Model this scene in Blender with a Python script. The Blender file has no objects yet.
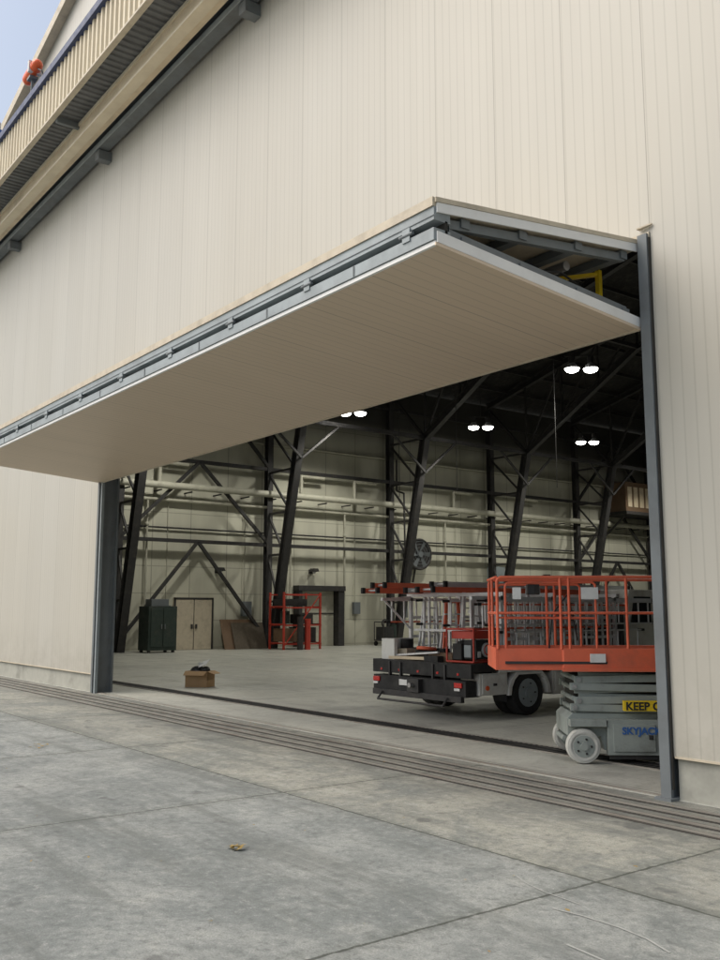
import bpy, math, random
from mathutils import Vector, Matrix
random.seed(7)
S=bpy.context.scene
R=math.radians

# ---------------------------------------------------------------- node helpers
class N:
    def __init__(s,name):
        s.m=bpy.data.materials.new(name); s.m.use_nodes=True
        s.t=s.m.node_tree; s.L=s.t.links
        s.b=s.t.nodes['Principled BSDF']
        g=s.t.nodes.new('ShaderNodeNewGeometry'); s.pos=g.outputs['Position']
        tc=s.t.nodes.new('ShaderNodeTexCoord'); s.obj=tc.outputs['Object']
        sp=s.t.nodes.new('ShaderNodeSeparateXYZ'); s.L.new(s.pos,sp.inputs[0])
        s.x,s.y,s.z=sp.outputs
    def _in(s,sock,v):
        if isinstance(v,bpy.types.NodeSocket): s.L.new(v,sock)
        else: sock.default_value=v
    def math(s,op,a,b=None,c=None,clamp=False):
        n=s.t.nodes.new('ShaderNodeMath'); n.operation=op; n.use_clamp=clamp
        s._in(n.inputs[0],a)
        if b is not None: s._in(n.inputs[1],b)
        if c is not None: s._in(n.inputs[2],c)
        return n.outputs[0]
    def scale(s,v,sc):
        n=s.t.nodes.new('ShaderNodeMapping'); s.L.new(v,n.inputs[0]); n.inputs['Scale'].default_value=sc
        return n.outputs[0]
    def noise(s,scale,detail=4,rough=.55,v=None,dist=0):
        n=s.t.nodes.new('ShaderNodeTexNoise'); s.L.new(v or s.pos,n.inputs['Vector'])
        n.inputs['Scale'].default_value=scale; n.inputs['Detail'].default_value=detail
        n.inputs['Roughness'].default_value=rough; n.inputs['Distortion'].default_value=dist
        return n.outputs[0]
    def rng(s,v,a,b,c=0,d=1):
        n=s.t.nodes.new('ShaderNodeMapRange'); s._in(n.inputs[0],v)
        for i,k in enumerate((a,b,c,d)): n.inputs[i+1].default_value=k
        return n.outputs[0]
    def mix(s,f,a,b,mode='MIX'):
        n=s.t.nodes.new('ShaderNodeMix'); n.data_type='RGBA'; n.blend_type=mode
        s._in(n.inputs[0],f)
        for k,v in ((6,a),(7,b)):
            if isinstance(v,tuple): v=(*v[:3],1)
            s._in(n.inputs[k],v)
        return n.outputs[2]
    def line(s,v,x0,sp,w):     # 1 on lines every sp metres
        p=s.math('PINGPONG',s.math('SUBTRACT',v,x0),sp/2)
        return s.math('LESS_THAN',p,w)
    def cell(s,v,x0,sp):       # random value per strip
        wn=s.t.nodes.new('ShaderNodeTexWhiteNoise'); wn.noise_dimensions='1D'
        s.L.new(s.math('FLOOR',s.math('DIVIDE',s.math('SUBTRACT',v,x0),sp)),wn.inputs['W']); return wn.outputs['Value']
    def bump(s,h,strength=.3,dist=.02):
        n=s.t.nodes.new('ShaderNodeBump'); n.inputs['Strength'].default_value=strength
        n.inputs['Distance'].default_value=dist; s.L.new(h,n.inputs['Height'])
        s.L.new(n.outputs[0],s.b.inputs['Normal'])
    def fin(s,col,rough=.7,metal=0):
        if isinstance(col,tuple): col=(*col[:3],1)
        s._in(s.b.inputs['Base Color'],col); s._in(s.b.inputs['Roughness'],rough)
        s.b.inputs['Metallic'].default_value=metal
        return s.m

def paint(name,col,rough=.5,metal=0,var=.25,sc=6,dirt=(.12,.10,.08),dirt_amt=.35):
    n=N(name); a=n.noise(sc,4,.6,n.obj); d=n.noise(sc*.45,5,.7,n.obj)
    c=n.mix(n.rng(a,.3,.7,0,var),col,tuple(k*.62 for k in col))
    c=n.mix(n.rng(d,.5,.75,0,dirt_amt),c,dirt)
    return n.fin(c,n.rng(a,.3,.7,rough-.08,rough+.14),metal)

def wall_panel():
    n=N('insulated_metal_panel')
    st=n.noise(1,5,.6,n.scale(n.pos,(2.5,2.5,.16))); bl=n.noise(.16,3)
    c=n.mix(n.rng(st,.3,.75,0,.5),(.50,.48,.42),(.41,.39,.335))
    c=n.mix(n.rng(bl,.4,.65,0,.4),c,(.485,.48,.445))
    c=n.mix(n.rng(n.cell(n.x,-5.4,1.07),0,1,0,.16),c,(.36,.34,.29))
    seam=n.line(n.x,-5.40,1.07,.006)
    half=n.line(n.x,-5.40-.11,.1338,.009)
    c=n.mix(n.math('MULTIPLY',half,.2),c,(.19,.18,.145))
    c=n.mix(n.math('MULTIPLY',seam,.5),c,(.14,.13,.105))
    grime=n.math('MULTIPLY',n.rng(n.z,.3,1.5,1,0),n.rng(n.noise(2.2,5,.7),.4,.7,0,.5))
    c=n.mix(grime,c,(.26,.245,.195))
    h=n.math('ADD',n.math('MULTIPLY',n.math('PINGPONG',n.math('SUBTRACT',n.x,-5.4),.0669),4),n.math('MULTIPLY',n.noise(.9,2),1.2))
    h=n.math('SUBTRACT',h,seam)
    n.bump(h,.25,.012)
    return n.fin(c,.42)
def door_skin():
    n=N('door_skin_tan')
    st=n.noise(1,4,.6,n.scale(n.pos,(2.,.5,.5)))
    c=n.mix(n.rng(st,.3,.75,0,.35),(.66,.54,.405),(.56,.46,.34))
    c=n.mix(n.math('MULTIPLY',n.line(n.x,-5.40,.1338,.008),.22),c,(.2,.16,.12))
    c=n.mix(n.math('MULTIPLY',n.line(n.x,-5.40,1.07,.007),.3),c,(.14,.11,.08))
    n.bump(n.math('PINGPONG',n.math('SUBTRACT',n.x,-5.4),.0669),.3,.03)
    return n.fin(c,.5)
def ground_mat():
    n=N('apron_concrete')
    big=n.noise(.22,4,.6); mid=n.noise(1.6,8,.74,dist=.3); fine=n.noise(80,3,.7); sp=n.noise(13,6,.8); m2=n.noise(.5,8,.74,dist=1.2)
    strip=n.math('GREATER_THAN',n.y,-2.7)
    c=n.mix(n.rng(big,.3,.7),(.275,.295,.285),(.345,.355,.33))
    c=n.mix(n.math('MULTIPLY',strip,.65),c,(.39,.375,.30))
    c=n.mix(n.rng(m2,.49,.58,0,.6),c,(.145,.165,.16))
    c=n.mix(n.rng(m2,.43,.36,0,.35),c,(.46,.46,.42))
    c=n.mix(n.rng(mid,.49,.59,0,.5),c,(.14,.155,.15))
    c=n.mix(n.rng(mid,.46,.34,0,.5),c,(.48,.48,.44))
    c=n.mix(n.rng(sp,.52,.62,0,.6),c,(.09,.10,.095))
    c=n.mix(n.rng(sp,.46,.37,0,.45),c,(.50,.50,.47))
    c=n.mix(n.rng(fine,.42,.66,0,.55),c,(.12,.13,.125))
    st=n.noise(1,6,.7,n.scale(n.pos,(.22,2.2,1)))
    c=n.mix(n.rng(st,.51,.62,0,.55),c,(.11,.12,.11))
    c=n.mix(n.math('MULTIPLY',n.rng(n.math('ABSOLUTE',n.math('ADD',n.y,.62)),.35,.95,.62,0),n.rng(mid,.35,.6,.4,1)),c,(.10,.10,.085))
    # oil drips
    oil=n.math('MULTIPLY',n.rng(n.noise(2.3,3,.5),.66,.71),.6)
    c=n.mix(oil,c,(.06,.062,.06))
    cx=n.math('FLOOR',n.math('DIVIDE',n.math('ADD',n.x,4.15),3.8)); cy=n.math('FLOOR',n.math('DIVIDE',n.math('ADD',n.y,2.7),3.8))
    wn=n.t.nodes.new('ShaderNodeTexWhiteNoise'); wn.noise_dimensions='2D'
    cb=n.t.nodes.new('ShaderNodeCombineXYZ'); n.L.new(cx,cb.inputs[0]); n.L.new(cy,cb.inputs[1]); n.L.new(cb.outputs[0],wn.inputs['Vector'])
    c=n.mix(n.rng(wn.outputs['Value'],0,1,0,.28),c,(.15,.16,.155))
    wob=n.math('MULTIPLY',n.math('SUBTRACT',n.noise(7,3),.5),.04)
    px=n.math('PINGPONG',n.math('ADD',n.math('ADD',n.x,4.15),wob),1.9); py=n.math('PINGPONG',n.math('ADD',n.math('ADD',n.y,2.7),wob),1.9)
    pm=n.math('MINIMUM',px,py)
    j=n.math('MULTIPLY',n.math('LESS_THAN',pm,.012),n.rng(sp,.35,.5,.55,1))
    c=n.mix(n.math('MULTIPLY',n.rng(pm,.0,.18,.6,0),n.rng(sp,.38,.6,.1,1)),c,(.11,.12,.105))
    c=n.mix(n.math('MULTIPLY',j,.85),c,(.045,.05,.04))
    h=n.math('ADD',n.math('MULTIPLY',fine,.5),n.math('ADD',mid,sp)); h=n.math('SUBTRACT',h,n.math('MULTIPLY',j,1.5))
    n.bump(h,.5,.014)
    return n.fin(c,n.rng(mid,.3,.7,.7,.92))
def floor_mat():
    n=N('hangar_floor_concrete')
    big=n.noise(.18,4); mid=n.noise(.9,7,.7,dist=.5)
    c=n.mix(n.rng(big,.3,.7),(.50,.50,.44),(.40,.405,.37))
    c=n.mix(n.rng(mid,.5,.66,0,.55),c,(.22,.22,.20))
    c=n.mix(n.rng(n.noise(14,4,.7),.52,.68,0,.45),c,(.19,.19,.17))
    c=n.mix(n.rng(n.noise(1.,5,.7,n.scale(n.pos,(.3,1.5,1))),.53,.66,0,.4),c,(.17,.17,.155))
    c=n.mix(n.math('MULTIPLY',n.math('MAXIMUM',n.line(n.x,-4.15,6.1,.012),n.line(n.y,.2,7.6,.012)),.7),c,(.07,.07,.06))
    return n.fin(c,n.rng(mid,.35,.7,.30,.6))
def inner_wall():
    n=N('interior_wall_panel')
    st=n.noise(1,5,.6,n.scale(n.pos,(1,1.2,.2)))
    c=n.mix(n.rng(st,.35,.75,0,.55),(.60,.59,.48),(.42,.415,.34))
    g=n.math('MAXIMUM',n.line(n.y,.5,1.9,.022),n.line(n.z,.1,1.22,.016))
    c=n.mix(n.math('MULTIPLY',g,.5),c,(.14,.13,.10))
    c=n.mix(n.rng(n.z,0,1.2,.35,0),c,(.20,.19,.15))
    c=n.mix(n.rng(n.z,9.8,11.8,0,.95),c,(.026,.025,.023))  # shade of the upper wall painted in, fading to near black
    return n.fin(c,.7)
def corr_mat(name,a,b):
    n=N(name); st=n.noise(1,4,.6,n.scale(n.pos,(2,2,.4)))
    return n.fin(n.mix(n.rng(st,.3,.75),a,b),.6)

M={}
M['wall']=wall_panel(); M['skin']=door_skin(); M['ground']=ground_mat(); M['floor']=floor_mat(); M['iwall']=inner_wall()
M['fascia']=corr_mat('tan_corrugated',(.74,.66,.50),(.62,.54,.40))
M['soffit']=corr_mat('grey_soffit',(.17,.18,.185),(.10,.105,.11))
M['navy']=paint('navy_trim',(.03,.05,.13))
M['tan']=paint('tan_trim',(.58,.51,.39),.55,0,.3)
M['tanbeam']=paint('tan_beam',(.74,.62,.44),.6,0,.4,2)
M['galv']=paint('galvanised_blue_grey',(.33,.375,.39),.5,.1,.55,2.2,(.14,.145,.15),.55)
M['steel']=paint('grey_steel_column',(.17,.19,.20),.55,.1,.45,2.5,(.10,.09,.08),.5)
M['dark']=paint('dark_frame_steel',(.034,.033,.033),.6,.0)
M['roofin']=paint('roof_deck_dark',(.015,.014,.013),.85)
M['white']=paint('white_edge_trim',(.80,.80,.78),.45,0,.12,4,(.4,.38,.34),.2)
M['conc']=paint('plinth_concrete',(.42,.42,.37),.85,0,.5,2,(.15,.15,.13),.7)
M['railm']=paint('rail_steel',(.28,.265,.235),.5,.3,.4,2,(.13,.085,.06),.65)
M['groove']=paint('groove_dirt_and_gap_shade',(.038,.036,.031),.95)  # groove dirt, reused as painted shade in the door fold gap
M['pipe']=paint('painted_pipe',(.50,.49,.40),.5)
M['orange']=paint('orange_red_paint',(.78,.155,.075),.5,0,.3,5,(.30,.12,.08),.5)
M['liftgrey']=paint('lift_grey_paint',(.33,.365,.34),.5,.0,.45,5,(.10,.10,.085),.65)
M['tyrewhite']=paint('nonmarking_tyre',(.54,.54,.50),.8,0,.3,7,(.20,.18,.155),.65)
M['black']=paint('black_rubber',(.022,.022,.022),.75,0,.3,6,(.08,.075,.065),.4)
M['yellow']=paint('safety_yellow',(.80,.56,.02),.45)
M['truckw']=paint('truck_white_paint',(.74,.74,.70),.4,0,.25,3,(.22,.19,.15),.6)
M['wood']=paint('weathered_deck_wood',(.11,.09,.065),.8,0,.5,8)
M['ply']=paint('plywood',(.17,.105,.06),.7,0,.3,3)
M['alu']=paint('aluminium',(.72,.73,.74),.4,.3,.2,5,(.2,.2,.2),.3)
M['redf']=paint('red_paint',(.50,.05,.03),.5)
M['green']=paint('green_paint',(.025,.042,.034),.6)
M['card']=paint('cardboard',(.42,.27,.14),.85,0,.2,3,(.25,.16,.09),.3)
M['bag']=paint('black_bag',(.02,.02,.022),.3)
M['paper']=paint('white_paper',(.75,.75,.73),.7)
M['chrome']=paint('bare_steel',(.45,.45,.45),.3,.8)
M['glass']=paint('dark_glass',(.03,.035,.04),.08,0,.1)
M['redlens']=paint('red_lens',(.55,.02,.015),.2)
M['amber']=paint('orange_lens',(.85,.13,.03),.3)
M['blue']=paint('blue_decal',(.04,.13,.38),.5)
M['chalk']=paint('chalk_line',(.37,.38,.36),.9,0,.5,20,(.26,.27,.26),.9)
def emit(name,col,s):
    n=N(name); n.b.inputs['Emission Color'].default_value=(*col,1); n.b.inputs['Emission Strength'].default_value=s
    return n.fin(col,.5)
M['lamp']=emit('lamp_glow',(1,.97,.9),18)
def leafm():
    n=N('dry_leaf'); return n.fin(n.mix(n.noise(9),(.22,.20,.05),(.30,.17,.06)),.7)
M['leaf']=leafm()

# ---------------------------------------------------------------- mesh builder
class B:
    def __init__(s): s.v=[];s.f=[];s.mi=[];s.m=[];s.sm=[]
    def _m(s,m):
        if m not in s.m: s.m.append(m)
        return s.m.index(m)
    def add(s,vs,fs,m,smooth=False):
        o=len(s.v); s.v+= [tuple(v) for v in vs]; k=s._m(m)
        for f in fs: s.f.append([i+o for i in f]); s.mi.append(k); s.sm.append(smooth)
    def box(s,a,b,m):
        x0,y0,z0=[min(p,q) for p,q in zip(a,b)]; x1,y1,z1=[max(p,q) for p,q in zip(a,b)]
        s.add([(x0,y0,z0),(x1,y0,z0),(x1,y1,z0),(x0,y1,z0),(x0,y0,z1),(x1,y0,z1),(x1,y1,z1),(x0,y1,z1)],
          [(0,3,2,1),(4,5,6,7),(0,1,5,4),(1,2,6,5),(2,3,7,6),(3,0,4,7)],m)
    def beam(s,p,q,w,h,m,up=(0,0,1)):
        p=Vector(p);q=Vector(q);d=(q-p).normalized();u=Vector(up)
        if abs(d.dot(u))>.98: u=Vector((0,1,0))
        r=d.cross(u).normalized();u=r.cross(d).normalized()
        vs=[]
        for c in (p,q):
            for a,b in ((-1,-1),(1,-1),(1,1),(-1,1)): vs.append(c+r*a*w/2+u*b*h/2)
        s.add(vs,[(0,3,2,1),(4,5,6,7),(0,1,5,4),(1,2,6,5),(2,3,7,6),(3,0,4,7)],m)
    def ibeam(s,p,q,w,h,m,up=(0,0,1),t=.025):
        p=Vector(p);q=Vector(q);d=(q-p).normalized();u=Vector(up)
        if abs(d.dot(u))>.98: u=Vector((0,1,0))
        r=d.cross(u).normalized();u=r.cross(d).normalized()
        s.beam(p,q,t,h-2*t,m,up)
        s.beam(p+u*(h/2-t/2),q+u*(h/2-t/2),w,t,m,up); s.beam(p-u*(h/2-t/2),q-u*(h/2-t/2),w,t,m,up)
    def cyl(s,p,q,r,m,n=12,r2=None,smooth=True):
        p=Vector(p);q=Vector(q);d=(q-p).normalized();u=Vector((0,0,1)) if abs(d.z)<.95 else Vector((0,1,0))
        a=d.cross(u).normalized();b=a.cross(d); r2=r if r2 is None else r2
        vs=[]
        for c,rr in ((p,r),(q,r2)):
            for i in range(n):
                t=2*math.pi*i/n; vs.append(c+a*rr*math.cos(t)+b*rr*math.sin(t))
        s.add(vs,[(i,(i+1)%n,n+(i+1)%n,n+i) for i in range(n)],m,smooth)
        s.add(vs,[tuple(range(n))[::-1],tuple(range(n,2*n))],m)
    def tube(s,pts,r,m,n=8):
        for a,b in zip(pts,pts[1:]): s.cyl(a,b,r,m,n)
        for c in pts[1:-1]: s.ball(c,r*1.02,m,6,5)
    def ball(s,c,r,m,n=10,k=7,sc=(1,1,1)):
        vs=[];fs=[]
        for j in range(k+1):
            ph=math.pi*j/k
            for i in range(n):
                t=2*math.pi*i/n
                vs.append((c[0]+r*sc[0]*math.sin(ph)*math.cos(t),c[1]+r*sc[1]*math.sin(ph)*math.sin(t),c[2]+r*sc[2]*math.cos(ph)))
        for j in range(k):
            for i in range(n): fs.append((j*n+i,(j+1)*n+i,(j+1)*n+(i+1)%n,j*n+(i+1)%n))
        s.add(vs,fs,m,True)
    def torus(s,c,ax,Rr,r,m,n=24,k=8):
        c=Vector(c);d=Vector(ax).normalized();u=Vector((0,0,1)) if abs(d.z)<.9 else Vector((0,1,0))
        a=d.cross(u).normalized();b=a.cross(d);vs=[];fs=[]
        for i in range(n):
            t=2*math.pi*i/n;e=a*math.cos(t)+b*math.sin(t)
            for j in range(k):
                p=2*math.pi*j/k; vs.append(c+e*(Rr+r*math.cos(p))+d*r*math.sin(p))
        for i in range(n):
            for j in range(k): fs.append((i*k+j,((i+1)%n)*k+j,((i+1)%n)*k+(j+1)%k,i*k+(j+1)%k))
        s.add(vs,fs,m,True)
    def prism(s,prof,x0,x1,m,caps=None):
        n=len(prof); vs=[(x0,y,z) for y,z in prof]+[(x1,y,z) for y,z in prof]
        s.add(vs,[(i,(i+1)%n,n+(i+1)%n,n+i) for i in range(n)],m)
        s.add(vs,[tuple(range(n))[::-1],tuple(range(n,2*n))],caps or m)
    def slab(s,poly,ext,m):
        n=len(poly);e=Vector(ext); vs=[Vector(p) for p in poly]; vs+=[v+e for v in vs]
        s.add(vs,[(i,(i+1)%n,n+(i+1)%n,n+i) for i in range(n)]+[tuple(range(n))[::-1],tuple(range(n,2*n))],m)
    def corr(s,p0,length,along,off,ext,pitch,m):
        p0=Vector(p0);al=Vector(along);of=Vector(off);ex=Vector(ext);pts=[];t=0
        while t<length:
            for a,o in ((0,0),(.5,0),(.6,1),(.9,1)): pts.append(p0+al*(t+a*pitch)+of*o)
            t+=pitch
        n=len(pts); s.add(pts+[p+ex for p in pts],[(i,i+1,n+i+1,n+i) for i in range(n-1)],m)
    def build(s,name,parent=None,loc=(0,0,0),rz=0,bevel=0):
        me=bpy.data.meshes.new(name); me.from_pydata(s.v,[],s.f)
        for m in s.m: me.materials.append(M[m])
        me.polygons.foreach_set('material_index',s.mi); me.polygons.foreach_set('use_smooth',s.sm)
        me.update(); me.validate()
        o=bpy.data.objects.new(name,me); S.collection.objects.link(o)
        o.location=loc; o.rotation_euler[2]=rz
        if parent: o.parent=parent
        if bevel:
            b=o.modifiers.new('bev','BEVEL'); b.width=bevel; b.segments=2; b.limit_method='ANGLE'; b.angle_limit=R(40)
        return o
def empty(name,loc=(0,0,0),rz=0):
    o=bpy.data.objects.new(name,None); S.collection.objects.link(o); o.location=loc; o.rotation_euler[2]=rz; return o

# ---------------------------------------------------------------- ground
b=B(); b.add([(-400,-400,0),(400,-400,0),(400,400,0),(-400,400,0)],[(0,1,2,3)],'ground'); b.build('ground')
X0,X1=-39.,29.; XL,XR=-19.83,-5.51; D=60.
b=B(); b.box((X0+.1,.02,-.2),(X1-.1,D,.006),'floor'); b.build('hangar_floor')
b=B()
for y in (-.98,-.74,-.50,-.26):
    b.box((X0,y-.066,.001),(X1,y+.066,.004),'groove')
    b.box((X0,y-.018,.001),(X1,y+.018,.014),'railm')
b.build('door_track_rails')
b=B()
b.box((XL-4,1.28,.001),(XR+6,1.66,.010),'groove')
x=XL-4
while x<XR+6:
    b.box((x,1.30,.010),(x+.03,1.64,.018),'dark'); x+=.09
b.box((XL-4,1.25,.004),(XR+6,1.285,.020),'railm'); b.box((XL-4,1.655,.004),(XR+6,1.69,.020),'railm')
b.box((XL,.05,.004),(XR,.11,.014),'railm')
b.build('trench_drain_grate')
b=B()
def mark(pts,w):
    for p,q in zip(pts,pts[1:]):
        d=(Vector(q)-Vector(p)).normalized(); n_=Vector((-d.y,d.x))*w/2; P=Vector(p);Q=Vector(q)
        b.add([(*(P-n_),.004),(*(Q-n_),.004),(*(Q+n_),.004),(*(P+n_),.004)],[(0,1,2,3)],'chalk')
mark([(-3.95,-3.35),(-3.75,-3.315),(-3.5,-3.31),(-3.3,-3.34),(-3.1,-3.42)],.014); mark([(-3.5,-3.75),(-3.05,-3.80)],.016)
mark([(-4.55,-3.02),(-4.4,-3.09),(-4.2,-3.14),(-3.9,-3.16)],.010)
b.build('chalk_marks')

# ---------------------------------------------------------------- hangar
H=empty('hangar_building')
xa=-5.; za=22.55
b=B()
TH=.14
b.slab([(X0,0,.4),(XL-.02,0,.4),(XL-.02,0,12.44),(X0,0,12.44)],(0,TH,0),'wall')
b.slab([(XR+.11,0,.4),(X1,0,.4),(X1,0,12.44),(XR+.11,0,12.44)],(0,TH,0),'wall')
b.slab([(XL-.02,0,5.52),(XR+.11,0,5.52),(XR+.11,0,12.44),(XL-.02,0,12.44)],(0,TH,0),'wall')
b.slab([(X0,0,12.44),(X1,0,12.44),(X1,0,14.05),(xa,0,za),(X0,0,14.05)],(0,TH,0),'wall')
b.build('facade_wall',H)
b=B()
b.box((X0,.04,-.1),(XL-.03,.3,.4),'conc'); b.box((XR+.13,.04,-.1),(X1,.3,.4),'conc')
b.box((X0,-.012,.385),(XL-.03,.04,.405),'tan'); b.box((XR+.13,-.012,.385),(X1,.04,.405),'tan')
b.build('concrete_plinth',H)
b=B()
b.box((XL-.03,-.05,0),(XL+.06,.10,5.45),'steel'); b.box((XL-.0,.10,0),(XL+.03,.36,5.45),'steel'); b.box((XL-.05,.36,0),(XL+.10,.40,5.45),'steel')
b.box((XL+.10,-.03,0),(XL+.16,.03,5.3),'galv')
b.box((XR-.01,-.05,0),(XR+.10,-.01,5.54),'steel'); b.box((XR+.04,-.01,0),(XR+.07,.20,5.54),'steel'); b.box((XR-.01,.20,0),(XR+.10,.24,5.54),'steel')
b.box((XR+.10,-.03,.1),(XR+.115,-.004,5.5),'groove')
b.box((XR-.05,-.10,0),(XR+.13,.26,.025),'steel')
b.box((XL-.1,-.02,5.46),(XR+.11,-.006,5.56),'tan')
b.slab([(XR+.0,-.07,5.60),(XR+.15,-.03,5.62),(XR+.15,-.01,5.62),(XR+.0,-.01,5.60)],(0,0,.015),'tan')
b.build('door_jambs',H)
b=B()
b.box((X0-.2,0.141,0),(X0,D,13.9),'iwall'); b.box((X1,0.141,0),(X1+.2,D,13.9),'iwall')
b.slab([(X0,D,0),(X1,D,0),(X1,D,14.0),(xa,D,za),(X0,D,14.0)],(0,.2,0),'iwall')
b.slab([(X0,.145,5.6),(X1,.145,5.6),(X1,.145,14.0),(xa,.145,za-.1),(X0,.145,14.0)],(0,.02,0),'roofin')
b.build('side_and_back_walls',H)
b=B()
b.slab([(X0-.6,-.2,13.95),(xa,-.2,22.55),(xa,-.2,22.75),(X0-.6,-.2,14.15)],(0,D+1.,0),'roofin')
b.slab([(xa,-.2,22.55),(X1+.6,-.2,13.95),(X1+.6,-.2,14.15),(xa,-.2,22.75)],(0,D+1.,0),'roofin')
b.slab([(X0-.6,-.24,13.9),(xa,-.24,22.5),(xa,-.24,22.8),(X0-.6,-.24,14.2)],(0,.235,0),'tan')
b.slab([(xa,-.24,22.5),(X1+.6,-.24,13.9),(X1+.6,-.24,14.2),(xa,-.24,22.8)],(0,.235,0),'tan')
b.build('roof',H)
b=B()
b.corr((X0,-1.35,12.95),X1-X0,(1,0,0),(0,-.05,0),(0,0,1.08),.24,'fascia')
b.box((X0,-1.48,14.03),(X1,-1.33,14.2),'navy'); b.box((X0,-1.33,14.10),(X1,0,14.16),'navy')
b.box((X0,-1.42,12.90),(X1,-1.30,12.948),'tan')
b.corr((X0,-1.30,12.98),X1-X0,(1,0,0),(0,0,-.04),(0,1.3,0),.2,'soffit')
b.box((X0,-.78,12.55),(X1,-.45,12.93),'tanbeam'); b.box((X0,-.83,12.50),(X1,-.60,12.549),'fascia'); b.box((X0,-.81,12.85),(X1,-.782,12.93),'fascia')
b.ibeam((X0,-.2,12.62),(X1,-.2,12.62),.26,.34,'steel')
b.box((X0,-.36,12.43),(X1,-.34,12.55),'galv')
x=-13.3-6.75*3
while x<X1:
    b.box((x-.11,-.32,12.20),(x+.11,-.002,12.42),'steel'); b.box((x-.05,-1.3,12.80),(x+.05,-.02,12.93),'steel'); x+=6.75
b.build('canopy_header',H)
def bent(b,y,full=True):
    for sgn,xo in ((1,X0),(-1,X1)):
        P=lambda x,z:(xo+sgn*x,y,z)
        b.ibeam(P(.45,0),P(.45,13.5),.30,.34,'dark',(1,0,0))
        b.ibeam(P(.95,0),P(3.35,10.6),.34,.42,'dark',(1,0,0))
        b.ibeam(P(3.35,10.6),P(11,15.0),.30,.36,'dark'); b.ibeam(P(11,15.0),P(34,20.6),.28,.34,'dark')
        b.ibeam(P(.3,13.75),P(34,22.2),.28,.34,'dark')
        zz=[2.2,4.4,6.4,8.4,10.6]
        for i,z in enumerate(zz):
            xi=.95+2.4*z/10.6
            b.beam(P(.45,z),P(xi,z),.1,.1,'dark')
            z2=zz[i-1] if i else 0; xi2=.95+2.4*z2/10.6
            b.beam(P(.45,z),P(xi2,z2),.09,.09,'dark')
        b.beam(P(.45,13.5),P(3.35,10.6),.14,.14,'dark')
        top=lambda x:13.75+8.45*(x-.3)/33.7
        bot=lambda x:10.6+(x-3.35)*4.4/7.65 if x<11 else 15+(x-11)*5.6/23
        xs=[3.35,6,8.5,11,14,17,20,23,26,29,32]
        for i,x in enumerate(xs):
            b.beam(P(x,bot(x)),P(x,top(x)),.1,.1,'dark')
            if i: b.beam(P(xs[i-1],bot(xs[i-1])),P(x,top(x)),.1,.1,'dark')
b=B(); ys=[.6+7.6*i for i in range(8)]
for y in ys: bent(b,y)
for z in (4.9,8.6,12.6): b.beam((X0+.5,.6,z),(X0+.5,D-1,z),.16,.16,'dark')
for z,x in ((10.6,3.35),(15,11),(16.8,18.5)): b.beam((X0+x,.6,z),(X0+x,D-1,z),.16,.2,'dark')
for k in range(1,17): 
    x=k*2.05; b.beam((X0+x,.3,13.85+8.45*(x)/34-.02),(X0+x,D-.5,13.85+8.45*(x)/34-.02),.08,.18,'dark')
def brace(ya,yb):
    ym=(ya+yb)/2; x=X0+.55
    b.beam((x,ym,4.9),(x,ya,.3),.14,.14,'dark'); b.beam((x,ym,4.9),(x,yb,.3),.14,.14,'dark')
    b.beam((x,ym,8.6),(x,ya,4.9),.14,.14,'dark'); b.beam((x,ym,8.6),(x,yb,4.9),.14,.14,'dark')
    b.beam((x,ym,12.6),(x,ya,8.6),.14,.14,'dark'); b.beam((x,ym,12.6),(x,yb,8.6),.14,.14,'dark')
brace(ys[1],ys[2]); brace(ys[5],ys[6])
for i in (2,3,4,5):
    b.beam((X0+3.35,ys[i],8.8),(X0+3.35,ys[i]+2.2,10.6),.1,.1,'dark'); b.beam((X0+3.35,ys[i],8.8),(X0+3.35,ys[i]-2.2,10.6),.1,.1,'dark')
b.build('steel_bents',H)
b=B()
b.cyl((X0+.75,.5,7.35),(X0+.75,D-1,7.35),.16,'pipe'); b.cyl((X0+.3,.5,6.75),(X0+.3,D-1,6.75),.08,'pipe',8)
b.cyl((X0+.2,.5,9.9),(X0+.2,D-1,9.9),.06,'pipe',8)
b.cyl((X0+.15,8,5.5),(X0+.15,D-1,5.5),.04,'dark',8)
for y in (9.6,17.2,20.5,27.5,33,41): 
    b.cyl((X0+.3,y,1.0),(X0+.3,y,6.7),.05,'pipe',8); b.ball((X0+.3,y,5.6),.1,'pipe')
    b.tube([(X0+.6,y+.4,7.35),(X0+.6,y+.4,8.4),(X0+.6,y+1.8,8.4)],.09,'pipe')
for i in range(40): 
    y=1+i*1.5; b.box((X0+.0,y,7.1),(X0+.8,y+.04,7.16),'dark')
b.box((X0+.02,31,3.2),(X0+.5,32,4.3),'galv')
for y,z,w_,h_ in ((14.6,1.5,.5,.7),(21.2,1.6,.4,.6),(24.2,1.4,.6,.9),(28.4,1.5,.5,.8),(10.6,1.6,.3,.4)): b.box((X0+.01,y,z),(X0+.2,y+w_,z+h_),'steel'); b.cyl((X0+.08,y+.1,z+h_),(X0+.08,y+.1,6.7),.02,'pipe',6)
b.tube([(X0+.3,24,9.9),(X0+.3,24,8.2),(X0+.9,24,8.0),(X0+1,24,3.2),(X0+.3,24,3.0)],.05,'dark')
b.build('wall_pipes',H)
b=B()
b.box((X0+.01,11.1,0),(X0+.10,13.1,2.35),'tan'); b.box((X0+.05,11.2,.02),(X0+.14,12.08,2.25),'tan'); b.box((X0+.05,12.12,.02),(X0+.14,13.0,2.25),'tan')
b.box((X0+.14,11.95,.95),(X0+.2,12.03,1.15),'dark'); b.box((X0+.14,12.17,.95),(X0+.2,12.25,1.15),'dark'); b.box((X0+.1,12.08,.02),(X0+.13,12.12,2.3),'dark')
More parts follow.
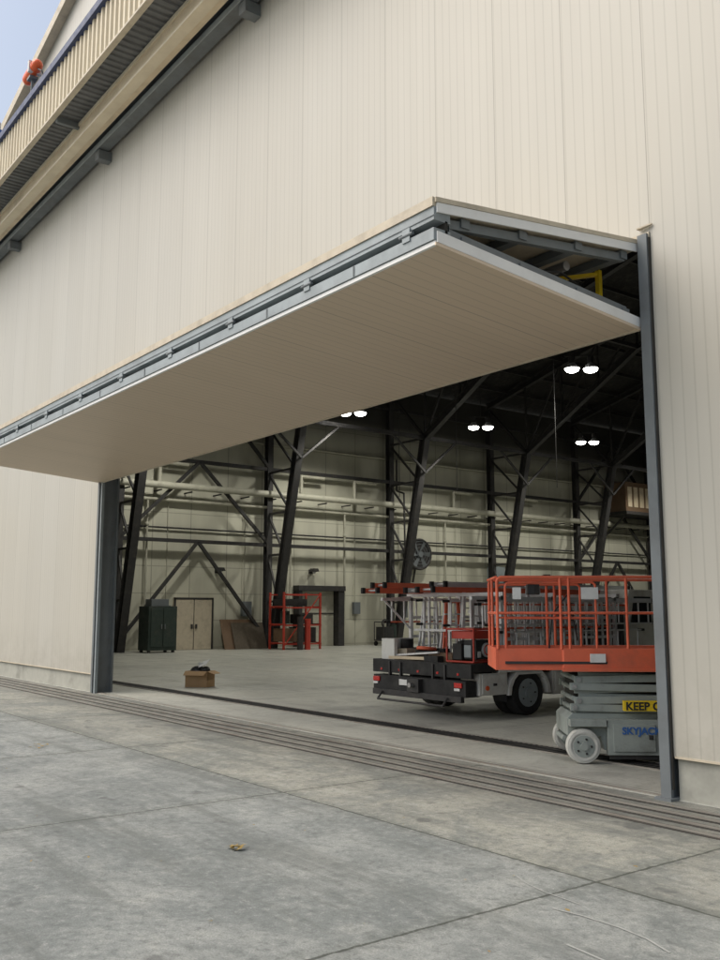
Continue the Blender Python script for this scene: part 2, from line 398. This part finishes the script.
b.box((X0+.1,11.1,.0),(X0+.13,11.19,2.36),'dark'); b.box((X0+.1,13.01,.0),(X0+.13,13.1,2.36),'dark'); b.box((X0+.1,11.1,2.27),(X0+.13,13.1,2.36),'dark')
b.build('double_door',H)
b=B()
b.box((X0+.02,17.6,0),(X0+.5,17.8,2.75),'dark'); b.box((X0+.02,20.0,0),(X0+.5,20.35,2.75),'dark'); b.box((X0+.02,17.55,2.752),(X0+.55,20.4,3.0),'dark')
b.box((X0+.02,17.82,0),(X0+.06,19.98,2.74),'pipe'); b.box((X0+.06,17.82,1.6),(X0+.09,19.98,1.66),'dark')
b.build('service_doorway',H)
for y,z in ((13.3,3.6),(18.6,3.7),(26,5.2),(35.8,3.8)):
    b=B(); b.box((X0+.01,y-.12,z-.1),(X0+.15,y+.12,z+.12),'dark'); b.prism([(y-.2,z),(y+.2,z),(y+.12,z+.16),(y-.12,z+.16)],X0+.15,X0+.5,'dark'); b.ball((X0+.33,y,z-.03),.09,'paper'); b.build('wall_sconce')
b=B(); c=Vector((X0+.55,25.3,4.8))
b.cyl(c-Vector((.35,0,0)),c+Vector((.05,0,0)),.82,'dark',28); b.torus(c+Vector((.08,0,0)),(1,0,0),.80,.07,'dark'); b.cyl(c,c+Vector((.2,0,0)),.16,'steel')
for i in range(4): b.torus(c+Vector((.14,0,0)),(1,0,0),.2+.17*i,.01,'steel',20,5)
for i in range(6):
    t=i*math.pi/3; e=Vector((0,math.cos(t),math.sin(t))); g=Vector((0,-math.sin(t),math.cos(t)))
    b.add([c+e*.15+Vector((.06,0,0)),c+e*.74+Vector((.06,0,0))-g*.13,c+e*.74+Vector((.13,0,0))+g*.13,c+e*.15+Vector((.1,0,0))+g*.1],[(0,1,2,3)],'steel')
b.beam(c+Vector((-.3,0,-.8)),(X0+.05,25.3,3.3),.08,.08,'dark')
b.build('wall_ventilation_fan')
b=B(); b.box((X0+.3,41.6,8.1),(X0+2.0,46.2,10.0),'ply'); b.box((X0+.2,41.4,7.9),(X0+2.2,46.4,8.09),'dark')
for k in range(7): b.box((X0+2.0,41.8+k*.62,8.4),(X0+2.04,42.2+k*.62,9.7),'tanbeam')
for y in (41.6,46.1): b.beam((X0+2,y,7.9),(X0+.3,y,6.6),.1,.1,'dark')
b.build('air_handling_unit')
b=B(); b.box((X0+1.3,8.9,.1),(X0+2.3,10.2,1.95),'green'); b.box((X0+2.3,9.0,.25),(X0+2.33,9.53,1.85),'green'); b.box((X0+2.3,9.57,.25),(X0+2.33,10.1,1.85),'green')
b.box((X0+2.33,9.45,1.0),(X0+2.37,9.5,1.2),'steel'); b.box((X0+2.33,9.6,1.0),(X0+2.37,9.65,1.2),'steel')
for y in (8.95,10.05): b.box((X0+1.35,y,0),(X0+1.5,y+.1,.1),'dark'); b.box((X0+2.1,y,0),(X0+2.25,y+.1,.1),'dark')
b.box((X0+1.5,9.1,1.952),(X0+2.1,9.9,2.25),'steel'); b.build('storage_cabinet',bevel=.01)
b=B()
for x in (1.6,2.8):
    for y in (15.2,17.2): b.box((X0+x,y,0),(X0+x+.08,y+.08,2.6),'redf')
    for z in (.25,1.1,1.9,2.5): b.beam((X0+x+.05,15.2,z),(X0+x+.05,17.3,z),.05,.06,'redf')
for z in (.3,1.15,1.95):
    for y in (15.3,17.25): b.beam((X0+1.6,y-.02,z),(X0+2.9,y-.02,z),.05,.05,'redf')
b.box((X0+1.7,15.4,.35),(X0+2.7,16.1,.95),'ply'); b.box((X0+1.7,16.3,1.17),(X0+2.6,17,1.6),'dark'); b.cyl((X0+2.2,15.7,1.17),(X0+2.2,15.7,1.75),.22,'green'); b.beam((X0+2.9,15.25,.2),(X0+2.9,17.2,2.5),.04,.04,'redf')
b.box((X0+1.7,15.4,1.97),(X0+2.7,16.6,2.3),'black'); b.box((X0+1.7,16.25,.33),(X0+2.7,17.1,1.0),'black'); b.cyl((X0+3.2,15.9,0),(X0+3.2,15.9,1.5),.14,'dark'); b.cyl((X0+3.2,16.3,0),(X0+3.2,16.3,1.4),.14,'redf')
b.build('storage_rack')
b=B(); b.slab([(X0+.9,13.3,0),(X0+.9,15.2,0),(X0+.35,15.2,1.35),(X0+.35,13.3,1.35)],(.03,0,.01),'ply'); b.slab([(X0+1.0,13.8,0),(X0+1.0,15.5,0),(X0+.5,15.5,1.2),(X0+.5,13.8,1.2)],(.03,0,.01),'wood'); b.build('plywood_sheets')
b=B()
cx,cy=X0+1.6,22.3
b.box((cx-.4,cy-.6,.25),(cx+.4,cy+.6,.32),'dark'); b.box((cx-.35,cy-.5,.32),(cx+.35,cy+.1,.95),'black'); b.cyl((cx,cy+.35,.32),(cx,cy+.35,1.05),.17,'green')
b.tube([(cx-.38,cy-.58,.3),(cx-.38,cy-.58,1.2),(cx+.38,cy-.58,1.2),(cx+.38,cy-.58,.3)],.025,'dark')
for dx in (-.36,.36):
    for dy in (-.5,.5): b.cyl((cx+dx-.03,cy+dy,.12),(cx+dx+.03,cy+dy,.12),.12,'black')
b.torus((cx+.05,cy-.2,1.1),(1,0,.2),.22,.04,'black'); b.build('equipment_cart')
lamps=[(-34.5,17.9,11),(-33.3,25.1,11),(-32.8,32.8,11),(-22.7,20.1,11),(-34,9.5,11),(-33,41.4,11),(-22.7,5,11),(-22.7,32,11),(-12,12,11)]
for (x,y,z) in lamps:
    b=B()
    for dx in (-.36,.36):
        px,py=x+dx*.6,y+dx*.8
        b.cyl((px,py,z),(px,py,z+.22),.30,'alu',16,.12); b.cyl((px,py,z+.22),(px,py,z+.5),.12,'dark',10)
        b.ball((px,py,z-.03),.27,'lamp',12,6,(1,1,.45))
    b.beam((x-.4,y-.5,z+.52),(x+.4,y+.5,z+.52),.05,.05,'dark'); b.cyl((x,y,z+.5),(x,y,z+4.),.012,'dark',5)
    b.build('high_bay_light')
    ld=bpy.data.lights.new('high_bay_source','SPOT'); ld.energy=920; ld.color=(1,.97,.87); ld.shadow_soft_size=.3; ld.spot_size=R(148); ld.spot_blend=.5
    lo=bpy.data.objects.new('high_bay_source',ld); S.collection.objects.link(lo); lo.location=(x,y,z-.45)
b=B()
for (x,y) in ((-27,17.5),(-24,20),(-30,17)): b.cyl((x,y,6.5),(x,y,17),.015,'dark',5)
b.build('hanging_cables',H)

# ---------------------------------------------------------------- bifold door
b=B()
a=XL-.05;c_=XR-.05
b.prism([(-.02,5.50),(-2.76,5.19),(-2.76,5.10),(-.02,5.41)],a,c_,'tan','white')
b.box((a,-2.80,5.135),(c_,-2.763,5.215),'tan')
b.prism([(-2.74,4.80),(-.03,4.575),(-.03,4.67),(-2.74,4.895)],a,c_,'skin','white')
b.box((a,-2.775,4.795),(c_,-2.743,4.832),'white')
b.box((a,-.028,4.56),(c_,.0,4.68),'tan')
b.slab([(c_+.002,-2.76,5.08),(c_+.002,-.02,5.39),(c_+.002,-.02,5.475),(c_+.002,-2.76,5.165)],(.016,0,0),'white')
b.slab([(c_+.002,-2.76,4.815),(c_+.002,-.02,4.590),(c_+.002,-.02,4.69),(c_+.002,-2.76,4.915)],(.016,0,0),'white')
b.slab([(c_+.002,-2.78,5.167),(c_+.002,-.02,5.477),(c_+.002,-.02,5.52),(c_+.002,-2.78,5.21)],(.020,0,0),'tan')
b.slab([(c_+.002,-2.78,4.785),(c_+.002,-.02,4.56),(c_+.002,-.02,4.588),(c_+.002,-2.78,4.813)],(.016,0,0),'skin')
b.box((a,-2.785,5.015),(c_,-2.60,5.132),'galv'); b.box((a,-2.79,4.838),(c_,-2.60,4.945),'galv'); b.box((a,-2.66,4.92),(c_,-2.63,5.03),'groove')  # last box: dark strip standing in for shade between the two beams
b.box((a,-2.792,5.05),(c_,-2.786,5.056),'steel')
x=c_-.35
while x>a:
    b.box((x-.05,-2.802,4.92),(x+.05,-2.792,5.04),'galv'); b.cyl((x-.09,-2.797,4.98),(x+.09,-2.797,4.98),.016,'steel',8)
    b.box((x-.78,-2.796,4.845),(x-.76,-2.791,4.94),'steel')
    x-=1.55
yu=lambda t:(-2.7+2.6*t, 5.06+.295*t); yl=lambda t:(-2.7+2.6*t,4.94-.217*t)
for t in (.12,.4,.7,.97):
    y,z=yu(t); b.box((a,y-.05,z-.05),(c_-.03,y+.05,z+.03),'steel'); y,z=yl(t); b.box((a,y-.05,z-.03),(c_-.03,y+.05,z+.04),'steel')
x=c_-.08
while x>a:
    p=yu(.05);q=yu(.98); b.beam((x,p[0],p[1]-.03),(x,q[0],q[1]-.03),.06,.08,'steel'); p=yl(.05);q=yl(.98); b.beam((x,p[0],p[1]+.03),(x,q[0],q[1]+.03),.06,.08,'steel')
    x-=1.55
b.cyl((a,-.75,5.17),(c_-.3,-.75,5.17),.05,'chrome'); 
b.cyl((c_-1.4,-.75,5.17),(c_-1.0,-.75,5.17),.13,'galv'); b.box((c_-2.0,-1.0,5.05),(c_-1.5,-.6,5.25),'steel')
b.tube([(c_-.15,-2.4,5.0),(c_-.3,-1.6,4.93),(c_-.25,-.9,5.05),(c_-.5,-.3,5.1)],.012,'black')
b.beam((c_-.42,-.10,4.74),(c_-.42,-.10,5.30),.05,.05,'yellow'); b.beam((c_-.42,-.10,5.26),(c_-.9,-.6,5.2),.04,.04,'yellow')
b.build('bifold_hangar_door')

# beacon
b=B(); bx,by=-21.7,-1.4
b.cyl((bx,by,14.2),(bx,by,14.62),.035,'steel',8); b.cyl((bx-.35,by,14.78),(bx+.3,by,14.84),.14,'amber',14); b.ball((bx+.32,by,14.84),.14,'amber'); b.ball((bx-.35,by,14.78),.14,'amber')
b.cyl((bx,by,14.9),(bx,by,15.05),.07,'amber',10); b.box((bx-.12,by-.1,14.60),(bx+.12,by+.1,14.66),'steel'); b.tube([(bx+.4,by,14.7),(bx+.7,by,14.5),(bx+.8,by+.1,14.2)],.02,'dark'); b.box((bx+.1,by-.16,14.7),(bx+.2,by+.16,14.98),'paper')
b.build('obstruction_light')
b=B(); b.box((-24.6,-1.5,14.2),(-24.3,-1.3,14.45),'blue'); b.cyl((-24.45,-1.4,14.45),(-24.45,-1.4,14.7),.05,'paper',8); b.build('roof_vent')

# ---------------------------------------------------------------- scissor lift
LZ=R(50); LF=empty('scissor_lift',(-7.24,.94,.006),LZ)
def tyre(b,c,ax,r,w,mt,mh,n=28):
    c=Vector(c);ax=Vector(ax)
    b.cyl(c-ax*w/2,c+ax*w/2,r*.93,mt,n); b.torus(c-ax*(w/2-.035),ax,r-.045,.045,mt,n); b.torus(c+ax*(w/2-.035),ax,r-.045,.045,mt,n); b.cyl(c-ax*(w/2-.03),c+ax*(w/2-.03),r*.99,mt,n)
    for s in (-1,1):
        b.cyl(c+ax*s*(w/2-.01),c+ax*s*(w/2+.006),r*.62,mh,20); b.cyl(c+ax*s*(w/2),c+ax*s*(w/2+.03),r*.22,mh,12)
        u=Vector((1,0,0)) if abs(ax.x)<.5 else Vector((0,1,0)); v=ax.cross(u)
        for i in range(5):
            t=i*2*math.pi/5; p=c+ax*s*(w/2+.006)+(u*math.cos(t)+v*math.sin(t))*r*.42; b.cyl(p,p+ax*s*.015,.014,'dark',6)
b=B()
for x in (0,1.75):
    for y in (.06,1.04): tyre(b,(x,y,.2),(0,1,0),.2,.12,'tyrewhite','liftgrey')
b.slab([(-.16,.14,.30),(-.16,.14,.50),(-.10,.14,.56),(2.12,.14,.56),(2.18,.14,.50),(2.18,.14,.18),(.26,.14,.14),(.22,.14,.30)],(0,.82,0),'liftgrey')
b.box((.28,.02,.10),(1.45,.139,.50),'liftgrey'); b.box((.34,.005,.14),(.82,.018,.45),'liftgrey'); b.box((.88,.005,.14),(1.40,.018,.45),'liftgrey')
b.box((.74,-.006,.28),(.79,.004,.33),'dark'); b.box((1.32,-.006,.28),(1.37,.004,.33),'dark')
b.box((.30,.05,.05),(1.42,.09,.098),'dark')
b.box((-.15,.0,.42),(.27,.139,.50),'liftgrey')
b.cyl((-.17,.3,.25),(-.17,.8,.25),.03,'liftgrey')
zs=[.605,.725,.845,.965]
for i,z in enumerate(zs):
    for y in (.16,.92):
        ti=.022*(1 if i%2 else -1)
        o=.05*(i%2)
        b.beam((-.12+o,y-.02,z-ti),(2.1-o,y-.02,z+ti),.05,.084,'liftgrey'); b.beam((-.06+o,y+.035,z+ti),(2.04-o,y+.035,z-ti),.05,.084,'liftgrey')
        for x in (-.07+o,1.0,2.06-o): b.cyl((x,y-.065,z-ti*(1-(x+.1)/1.1)),(x,y+.0,z-ti*(1-(x+.1)/1.1)),.028,'chrome',10)
    for x in (-.07,1.0,2.05): b.cyl((x,.16,z),(x,.95,z),.03,'liftgrey',8)
b.box((-.06,.25,.58),(2.02,.85,1.0),'groove')  # near-black block fills the hollow between the scissor arms
b.cyl((.3,.55,.66),(1.4,.55,.93),.05,'chrome')
b.build('chassis_and_scissors',LF,bevel=.008)
b=B()
EX=-.96
b.box((-.20,.02,1.04),(2.15,1.10,1.09),'liftgrey')
for (x0,x1,y0,y1) in ((-.20,2.15,.0,1.12),(EX,-.20,.02,1.10)):
    b.box((x0,y0,1.06),(x1,y0+.03,1.31),'orange'); b.box((x0,y1-.03,1.06),(x1,y1,1.31),'orange')
    b.box((x0+.01,y0+.03,1.07),(x1-.01,y1-.03,1.10),'liftgrey')
b.box((EX-.03,.02,1.06),(EX,1.10,1.31),'orange'); b.box((2.15,0,1.06),(2.18,1.12,1.31),'orange')
b.box((-.22,-.012,1.045),(2.15,-.001,1.09),'orange'); b.box((EX+.08,-.004,1.13),(.3,.017,1.16),'dark')
def rail(x0,x1,y,posts,rr=.019,top=2.14,mid=1.72):
    b.tube([(x0,y,1.3),(x0,y,top-.05),(x0+.015,y,top-.015),(x0+.05,y,top),(x1-.03,y,top),(x1,y,top-.03),(x1,y,1.3)],rr,'orange'); b.cyl((x0,y,mid),(x1,y,mid),rr*.85,'orange')
    for p in posts: b.cyl((p,y,1.3),(p,y,top),rr*.9,'orange')
for y in (.015,1.105): rail(EX,2.15,y,(-.22,-.12,.55,1.2,1.7))
for y in (.06,1.06): rail(EX+.1,.2,y,(),top=2.08,mid=1.66,rr=.015)
for x in (EX-.01,2.16):
    for z in (1.72,2.14): b.cyl((x,.02,z),(x,1.10,z),.018,'orange')
    b.cyl((x,.56,1.3),(x,.56,2.14),.016,'orange')
b.cyl((-.19,.03,1.3),(-.19,.03,1.06),.03,'orange')
b.box((.02,-.02,1.88),(.22,-.008,2.02),'paper'); b.box((-.78,-.01,1.88),(-.68,-.004,2.02),'paper'); b.box((-.60,-.01,1.94),(-.52,.02,2.04),'black')
b.box((-.5,.8,1.95),(-.35,.95,2.08),'black'); b.box((.1,-.02,1.15),(.28,-.0135,1.25),'paper')
b.tube([(-.35,.2,1.2),(-.3,.15,1.7),(-.1,.18,1.95),(.0,.2,1.4)],.01,'black')
b.build('platform_and_guardrails',LF,bevel=.004)
b=B(); b.box((.47,-.006,.60),(1.3,.072,.715),'yellow'); b.build('warning_plate',LF)
def text(s,size,loc,m,par):
    cu=bpy.data.curves.new('lettering','FONT'); cu.body=s; cu.size=size; cu.extrude=.001; cu.offset=.004
    o=bpy.data.objects.new('lettering',cu); S.collection.objects.link(o); o.location=loc; o.rotation_euler=(R(90),0,0); o.parent=par; cu.materials.append(M[m])
text('KEEP CLEAR',.125,(.49,-.009,.613),'black',LF)
text('SKYJACK',.11,(.44,-.002,.34),'blue',LF)

# ---------------------------------------------------------------- truck
TX,TY=-11.08,4.19
T=empty('flatbed_truck',(TX,TY,.006))
b=B()
for y in (0,4.1):
    for x in ((-.13,-2.37) if y else (-.13,-.40,-2.10,-2.37)): tyre(b,(x,y,.38),(1,0,0),.38,.22,'black','galv')
for x in (-.85,-1.65): b.box((x-.05,-1.2,.52),(x+.05,5.0,.70),'dark')
b.cyl((-.3,0,.38),(-2.2,0,.38),.07,'dark'); b.ball((-1.25,0,.38),.17,'dark')
b.box((-2.5,-1.30,.80),(0,2.6,.86),'wood'); 
for k in range(9): b.box((-2.48+k*.277,-1.28,.862),(-2.48+k*.277+.262,2.58,.884),'wood')
b.box((-.03,-1.3,.76),(.03,-.75,.89),'black'); b.box((-.03,-.745,.74),(.035,2.6,.89),'truckw'); b.box((-2.53,-1.3,.70),(-2.47,2.6,.89),'black')
b.box((-2.53,-1.37,.66),(.03,-1.302,.89),'black')
for y in (-.9,-.2,.5,1.2,1.9): b.box((-2.45,y,.70),(-.05,y+.08,.798),'dark')
b.box((-2.45,-1.42,.36),(-.05,-1.18,.62),'black'); b.box((-2.4,-1.48,.28),(-.1,-1.40,.38),'dark'); b.box((-1.4,-1.52,.38),(-1.1,-1.42,.6),'dark'); b.cyl((-1.25,-1.60,.5),(-1.25,-1.5,.5),.04,'chrome')
for x in (-2.05,-1.75,-.9,-.6): b.box((x,-1.40,.38),(x+.04,-1.34,.86),'dark')
b.tube([(-2.1,-1.5,.34),(-2.1,-1.6,.22),(-.4,-1.6,.22),(-.4,-1.5,.34)],.02,'dark')
for x in (-2.35,-.22):
    b.box((x-.08,-1.445,.51),(x+.10,-1.422,.59),'redlens'); b.box((x-.08,-1.445,.46),(x+.05,-1.422,.50),'paper')
b.box((-1.7,-1.445,.47),(-1.48,-1.424,.57),'paper')
for k in range(5): b.box((-2.3+.5*k,-1.38,.70),(-2.25+.5*k,-1.371,.74),'redlens')
b.box((-.45,-1.15,.38),(.0,-.52,.735),'truckw'); b.box((.001,-1.10,.41),(.014,-.57,.71),'truckw'); b.box((.014,-.86,.53),(.03,-.78,.57),'dark'); b.cyl((.016,-1.0,.5),(.03,-1.0,.5),.04,'amber',10)
b.box((-.45,.60,.32),(.0,1.55,.735),'truckw'); b.box((.001,.66,.36),(.014,1.5,.70),'truckw'); b.box((-.4,1.7,.4),(-.02,2.4,.70),'alu')
ar=[(math.cos(t)*.52,.36+math.sin(t)*.48) for t in [math.pi*i/10 for i in range(11)]]; ar2=[(math.cos(t)*.45,.36+math.sin(t)*.42) for t in [math.pi*i/10 for i in range(10,-1,-1)]]
for i in range(10):
    b.slab([(-.42,ar[i][0],min(ar[i][1],.735)),(-.42,ar[i+1][0],min(ar[i+1][1],.735)),(-.42,ar2[10-i-1][0],min(ar2[10-i-1][1],.69)),(-.42,ar2[10-i][0],min(ar2[10-i][1],.69))],(.45,0,0),'truckw')
b.box((-.30,-.52,.25),(-.02,-.50,.40),'black')
b.box((-2.5,2.55,.86),(0,2.62,1.75),'dark'); 
b.slab([(-.1,2.75,.55),(-.1,2.75,1.55),(-.1,2.95,2.15),(-.1,4.35,2.15),(-.1,4.9,1.45),(-.1,5.9,1.30),(-.1,6.05,.9),(-.1,6.05,.5),(-.1,4.6,.5),(-.1,4.5,.75),(-.1,3.7,.75),(-.1,3.6,.5)],(-2.3,0,0),'truckw')
b.slab([(-.094,2.95,1.5),(-.094,3.08,2.02),(-.094,3.6,2.02),(-.094,3.6,1.5)],(-2.312,0,0),'glass'); b.slab([(-.094,3.68,1.5),(-.094,3.68,2.02),(-.094,4.3,2.02),(-.094,4.72,1.5)],(-2.312,0,0),'glass')
b.add([(-.3,2.72,1.2),(-2.2,2.72,1.2),(-2.2,2.90,2.07),(-.3,2.90,2.07)],[(0,1,2,3)],'glass')
b.add([(-.25,4.83,1.55),(-2.25,4.83,1.55),(-2.25,4.40,2.10),(-.25,4.40,2.10)],[(3,2,1,0)],'glass')
b.box((-2.4,6.02,.42),(-.1,6.15,.68),'chrome'); b.box((-1.9,6.04,.75),(-.6,6.07,1.1),'dark')
for x in (-.35,-2.15): b.cyl((x,6.04,.95),(x,6.09,.95),.13,'paper')
b.box((-.08,4.35,1.5),(.18,4.45,1.85),'black')
b.build('body_and_chassis',T,bevel=.01)
b=B()
for y in (-.55,.7,2.45):
    for x in (-2.42,-.08): b.box((x-.03,y-.03,.88),(x+.03,y+.03,2.0),'alu')
    b.box((-2.5,y-.035,2.0),(0,y+.035,2.06),'alu')
for x in (-1.9,-1.35,-.8): b.box((x-.02,-.57,.88),(x+.02,-.53,2.0),'alu')
b.beam((-2.42,-.55,2.0),(-2.42,-1.25,1.95),.04,.04,'alu'); b.beam((-2.42,-1.2,1.95),(-2.42,-.55,1.4),.03,.03,'alu')
for x in (-2.42,-.08): b.box((x-.03,-1.25,1.93),(x+.03,5.0,1.985),'alu')
for z in (1.25,1.6): b.box((-.09,-.55,z),(-.06,2.45,z+.05),'alu'); b.box((-2.44,-.55,z),(-2.41,2.45,z+.05),'alu')
for k in range(13): b.box((-.10,-.45+k*.23,.885),(-.065,-.425+k*.23,1.98),'alu')
b.box((-2.3,-.58,1.38),(-.2,-.55,1.42),'alu')
b.box((-2.46,-1.22,.885),(-2.1,-1.15,1.25),'truckw'); b.box((-2.46,-1.14,.885),(-2.42,-.5,1.25),'truckw')
b.box((-2.4,.9,1.7),(-.2,1.3,1.76),'alu'); b.box((-2.2,1.4,.9),(-.9,2.3,1.5),'truckw')
b.build('ladder_rack',T)
def ladder(x,y,z,L,w,m,tilt=0,edge=False):
    b=B()
    for s in (-w/2,w/2):
        if edge: b.box((-.04,0,s-.014+w/2),(.04,L,s+.014+w/2),m)
        else: b.box((s-.016,0,0),(s+.016,L,.085),m)
    k=.15
    while k<L:
        if edge: b.cyl((0,k,.0),(0,k,w),.017,'alu',8)
        else: b.cyl((-w/2,k,.045),(w/2,k,.045),.018,'alu',8)
        k+=.3
    for yy in (0,L-.08):
        for s in (-w/2,w/2):
            if edge: b.box((-.05,yy,s-.022+w/2),(.05,yy+.08,s+.022+w/2),'black')
            else: b.box((s-.024,yy-.01,-.01),(s+.024,yy+.06,.095),'black')
    b.build('ladder',None,(TX+x,TY+y,z),tilt)
ladder(-2.15,-1.75,2.07,5.6,.42,'orange'); ladder(-2.1,-1.6,2.165,5.2,.36,'orange',R(-1)); ladder(-1.5,-1.3,2.07,5.8,.42,'alu')
ladder(-.95,-1.5,2.07,5.4,.40,'orange',R(.6)); ladder(-1.0,-1.15,2.165,5.,.36,'alu',R(-.8))
# ladders hung on edge: several on the near side and middle of the rack
ladder(-.02,-.95,1.52,4.6,.40,'alu',0,True); ladder(-.16,-1.05,1.46,4.9,.40,'orange',0,True); ladder(-.30,-.85,1.55,4.2,.38,'alu',0,True); ladder(-2.5,-1.1,1.55,4.9,.40,'orange',0,True)
ladder(-.02,-.7,1.00,3.9,.40,'alu',0,True); ladder(-1.1,-.9,1.5,4.6,.42,'alu',0,True); ladder(-1.7,-1.0,1.52,4.6,.42,'alu',0,True)
for i,(x,y) in enumerate(((-.35,-.3),(-.65,.1),(-.35,.55),(-.75,.95),(-.35,1.25),(-1.2,.2),(-1.6,.7),(-.25,1.9),(-.9,1.5),(-1.9,0.0),(-2.1,.6),(-1.0,-.35),(-1.55,-.3),(-2.15,-.3))):
    b=B(); h=1.0+.14*(i%3); mm='orange' if i%4==0 else 'alu'
    for s in (-.2,.2):
        b.beam((0,s*1.1,0),(0,s*.7,h),.03,.06,mm); b.beam((-.12,s*1.1,0),(-.02,s*.7,h),.025,.04,'alu')
    for k in range(1,5): b.beam((0,-.2,k*h/5),(0,.2,k*h/5),.05,.025,'alu')
    b.box((-.06,-.16,h),(.05,.16,h+.03),mm)
    b.build('step_ladder',None,(TX+x,TY+y,.893),R(random.uniform(-8,8)))
b=B()
for x in (-.30,.30):
    for (p,q) in (((x,-.34,.03),(x,.34,.03)),((x,-.34,.03),(x,-.34,.56)),((x,.34,.03),(x,.34,.56)),((x,-.34,.56),(x,.34,.56))): b.cyl(p,q,.018,'redf',8)
for y in (-.34,.34): b.cyl((-.30,y,.56),(.30,y,.56),.018,'redf',8); b.cyl((-.30,y,.03),(.30,y,.03),.018,'redf',8)
b.box((-.25,-.28,.40),(.25,.25,.53),'redf'); b.cyl((-.24,-.05,.22),(.05,-.05,.22),.15,'black'); b.box((.0,-.25,.07),(.27,.24,.38),'black'); b.cyl((.27,0,.22),(.30,0,.22),.12,'alu'); b.torus((.30,0,.22),(1,0,0),.08,.012,'redf',16,6); b.box((.271,-.22,.1),(.282,-.14,.2),'paper')
b.cyl((0,0,.53),(0,0,.57),.05,'black'); b.box((-.2,-.31,.06),(.0,-.22,.32),'black'); b.box((.05,-.30,.1),(.2,-.26,.3),'galv')
b.build('portable_generator',None,(TX-.38,TY-.90,.893),R(4),bevel=.006)
b=B(); b.box((-.3,-.2,0),(.3,.2,.14),'ply'); b.box((-.9,-.15,0),(-.4,.25,.10),'wood'); b.box((-1.3,-.1,0),(-1.0,.2,.18),'tan'); b.cyl((.0,.3,.0),(.0,.3,.25),.10,'paper'); b.box((-1.2,.15,0),(-.3,.3,.2),'black'); b.cyl((-1.35,.2,0),(-1.35,.2,.35),.12,'black')
b.torus((-.6,.0,.14),(0,0,1),.16,.035,'black',18,6); b.torus((-.6,.02,.2),(0,.1,1),.15,.035,'orange',18,6); b.box((-.25,-.35,0),(.1,-.22,.1),'black')
b.beam((-1.3,-.25,.03),(-.2,-.3,.05),.06,.05,'tanbeam'); b.beam((-1.35,-.2,.06),(.0,-.24,.16),.04,.03,'alu')
b.build('job_site_supplies',None,(TX-.95,TY-.95,.893))
b=B()
b.box((-.28,-.2,0),(.28,-.19,.36),'card'); b.box((-.28,.19,0),(.28,.2,.36),'card'); b.box((-.28,-.188,0),(-.27,.188,.36),'card'); b.box((.27,-.188,0),(.28,.188,.36),'card'); b.box((-.26,-.18,.01),(.26,.18,.03),'card')
b.slab([(.28,-.18,.36),(.28,.18,.36),(.44,.18,.30),(.44,-.18,.30)],(0,0,.006),'card'); b.slab([(-.28,-.2,.36),(.28,-.2,.36),(.26,-.34,.27),(-.26,-.34,.27)],(0,0,.006),'card')
b.ball((-.05,0,.34),.2,'bag',10,7,(1,.85,.7)); b.ball((.13,.03,.38),.11,'bag',8,6,(1,1,.8)); b.slab([(.0,-.1,.44),(.2,-.12,.50),(.22,.08,.62),(.02,.1,.56)],(0,0,.01),'paper'); b.box((-.05,.0,.48),(.08,.1,.55),'paper')
b.build('cardboard_box',None,(-19.9,2.6,.007),R(35))

b=B()
def leaf(x,y,s):
    a=random.uniform(0,6.28); z=.006+random.uniform(0,.02)
    p=[(1,0,0),(.3,.45,.25),(-.6,.35,.1),(-1,0,.3),(-.5,-.4,.15),(.3,-.45,.05)]
    b.add([(x+s*(u*math.cos(a)-v*math.sin(a)),y+s*(u*math.sin(a)+v*math.cos(a)),z+w*s) for u,v,w in p],[(0,1,2,3,4,5)],'leaf')
for i in range(14): leaf(-6.28+random.gauss(0,.04),-4.16+random.gauss(0,.03),random.uniform(.02,.045))
for i in range(80): leaf(random.uniform(-22,-3),random.uniform(-6,-.1),random.uniform(.006,.022))
for i in range(60): leaf(random.uniform(-20,-6),random.uniform(-.1,.02),random.uniform(.006,.02))
for i in range(9): leaf(-12.4+random.gauss(0,.1),-3.6+random.gauss(0,.06),random.uniform(.015,.035))
b.build('fallen_leaves')

# ---------------------------------------------------------------- light
w=bpy.data.worlds.new('World'); S.world=w; w.use_nodes=True; nt=w.node_tree
bg=nt.nodes['Background']; sk=nt.nodes.new('ShaderNodeTexSky'); sk.sky_type='NISHITA'; sk.sun_disc=False
EL=52; AZ=215
sk.sun_elevation=R(EL); sk.sun_rotation=R(AZ); sk.dust_density=5; sk.air_density=1.3
hs=nt.nodes.new('ShaderNodeHueSaturation'); hs.inputs['Saturation'].default_value=.75; hs.inputs['Value'].default_value=1.25
nt.links.new(sk.outputs[0],hs.inputs['Color']); nt.links.new(hs.outputs[0],bg.inputs[0]); bg.inputs[1].default_value=.15
sd=bpy.data.lights.new('sun','SUN'); sd.energy=1.35; sd.angle=R(70); sd.color=(1,.95,.86)
so=bpy.data.objects.new('sun',sd); S.collection.objects.link(so)
dirn=Vector((math.sin(R(AZ))*math.cos(R(EL)),math.cos(R(AZ))*math.cos(R(EL)),math.sin(R(EL))))
so.rotation_euler=dirn.to_track_quat('Z','Y').to_euler(); so.location=dirn*80

# ---------------------------------------------------------------- camera
cd=bpy.data.cameras.new('camera'); co=bpy.data.objects.new('camera',cd); S.collection.objects.link(co)
cd.sensor_fit='VERTICAL'; cd.sensor_height=36; cd.lens=34.875; cd.clip_end=2000; cd.clip_start=.05
co.location=(0,-7.77,1.75); p=math.atan(131/930)
f=Vector((-.7976*math.cos(p),.6032*math.cos(p),math.sin(p)))
co.rotation_euler=f.to_track_quat('-Z','Y').to_euler()
S.camera=co
S.view_settings.view_transform='Standard'; S.view_settings.look='None'; S.view_settings.exposure=0
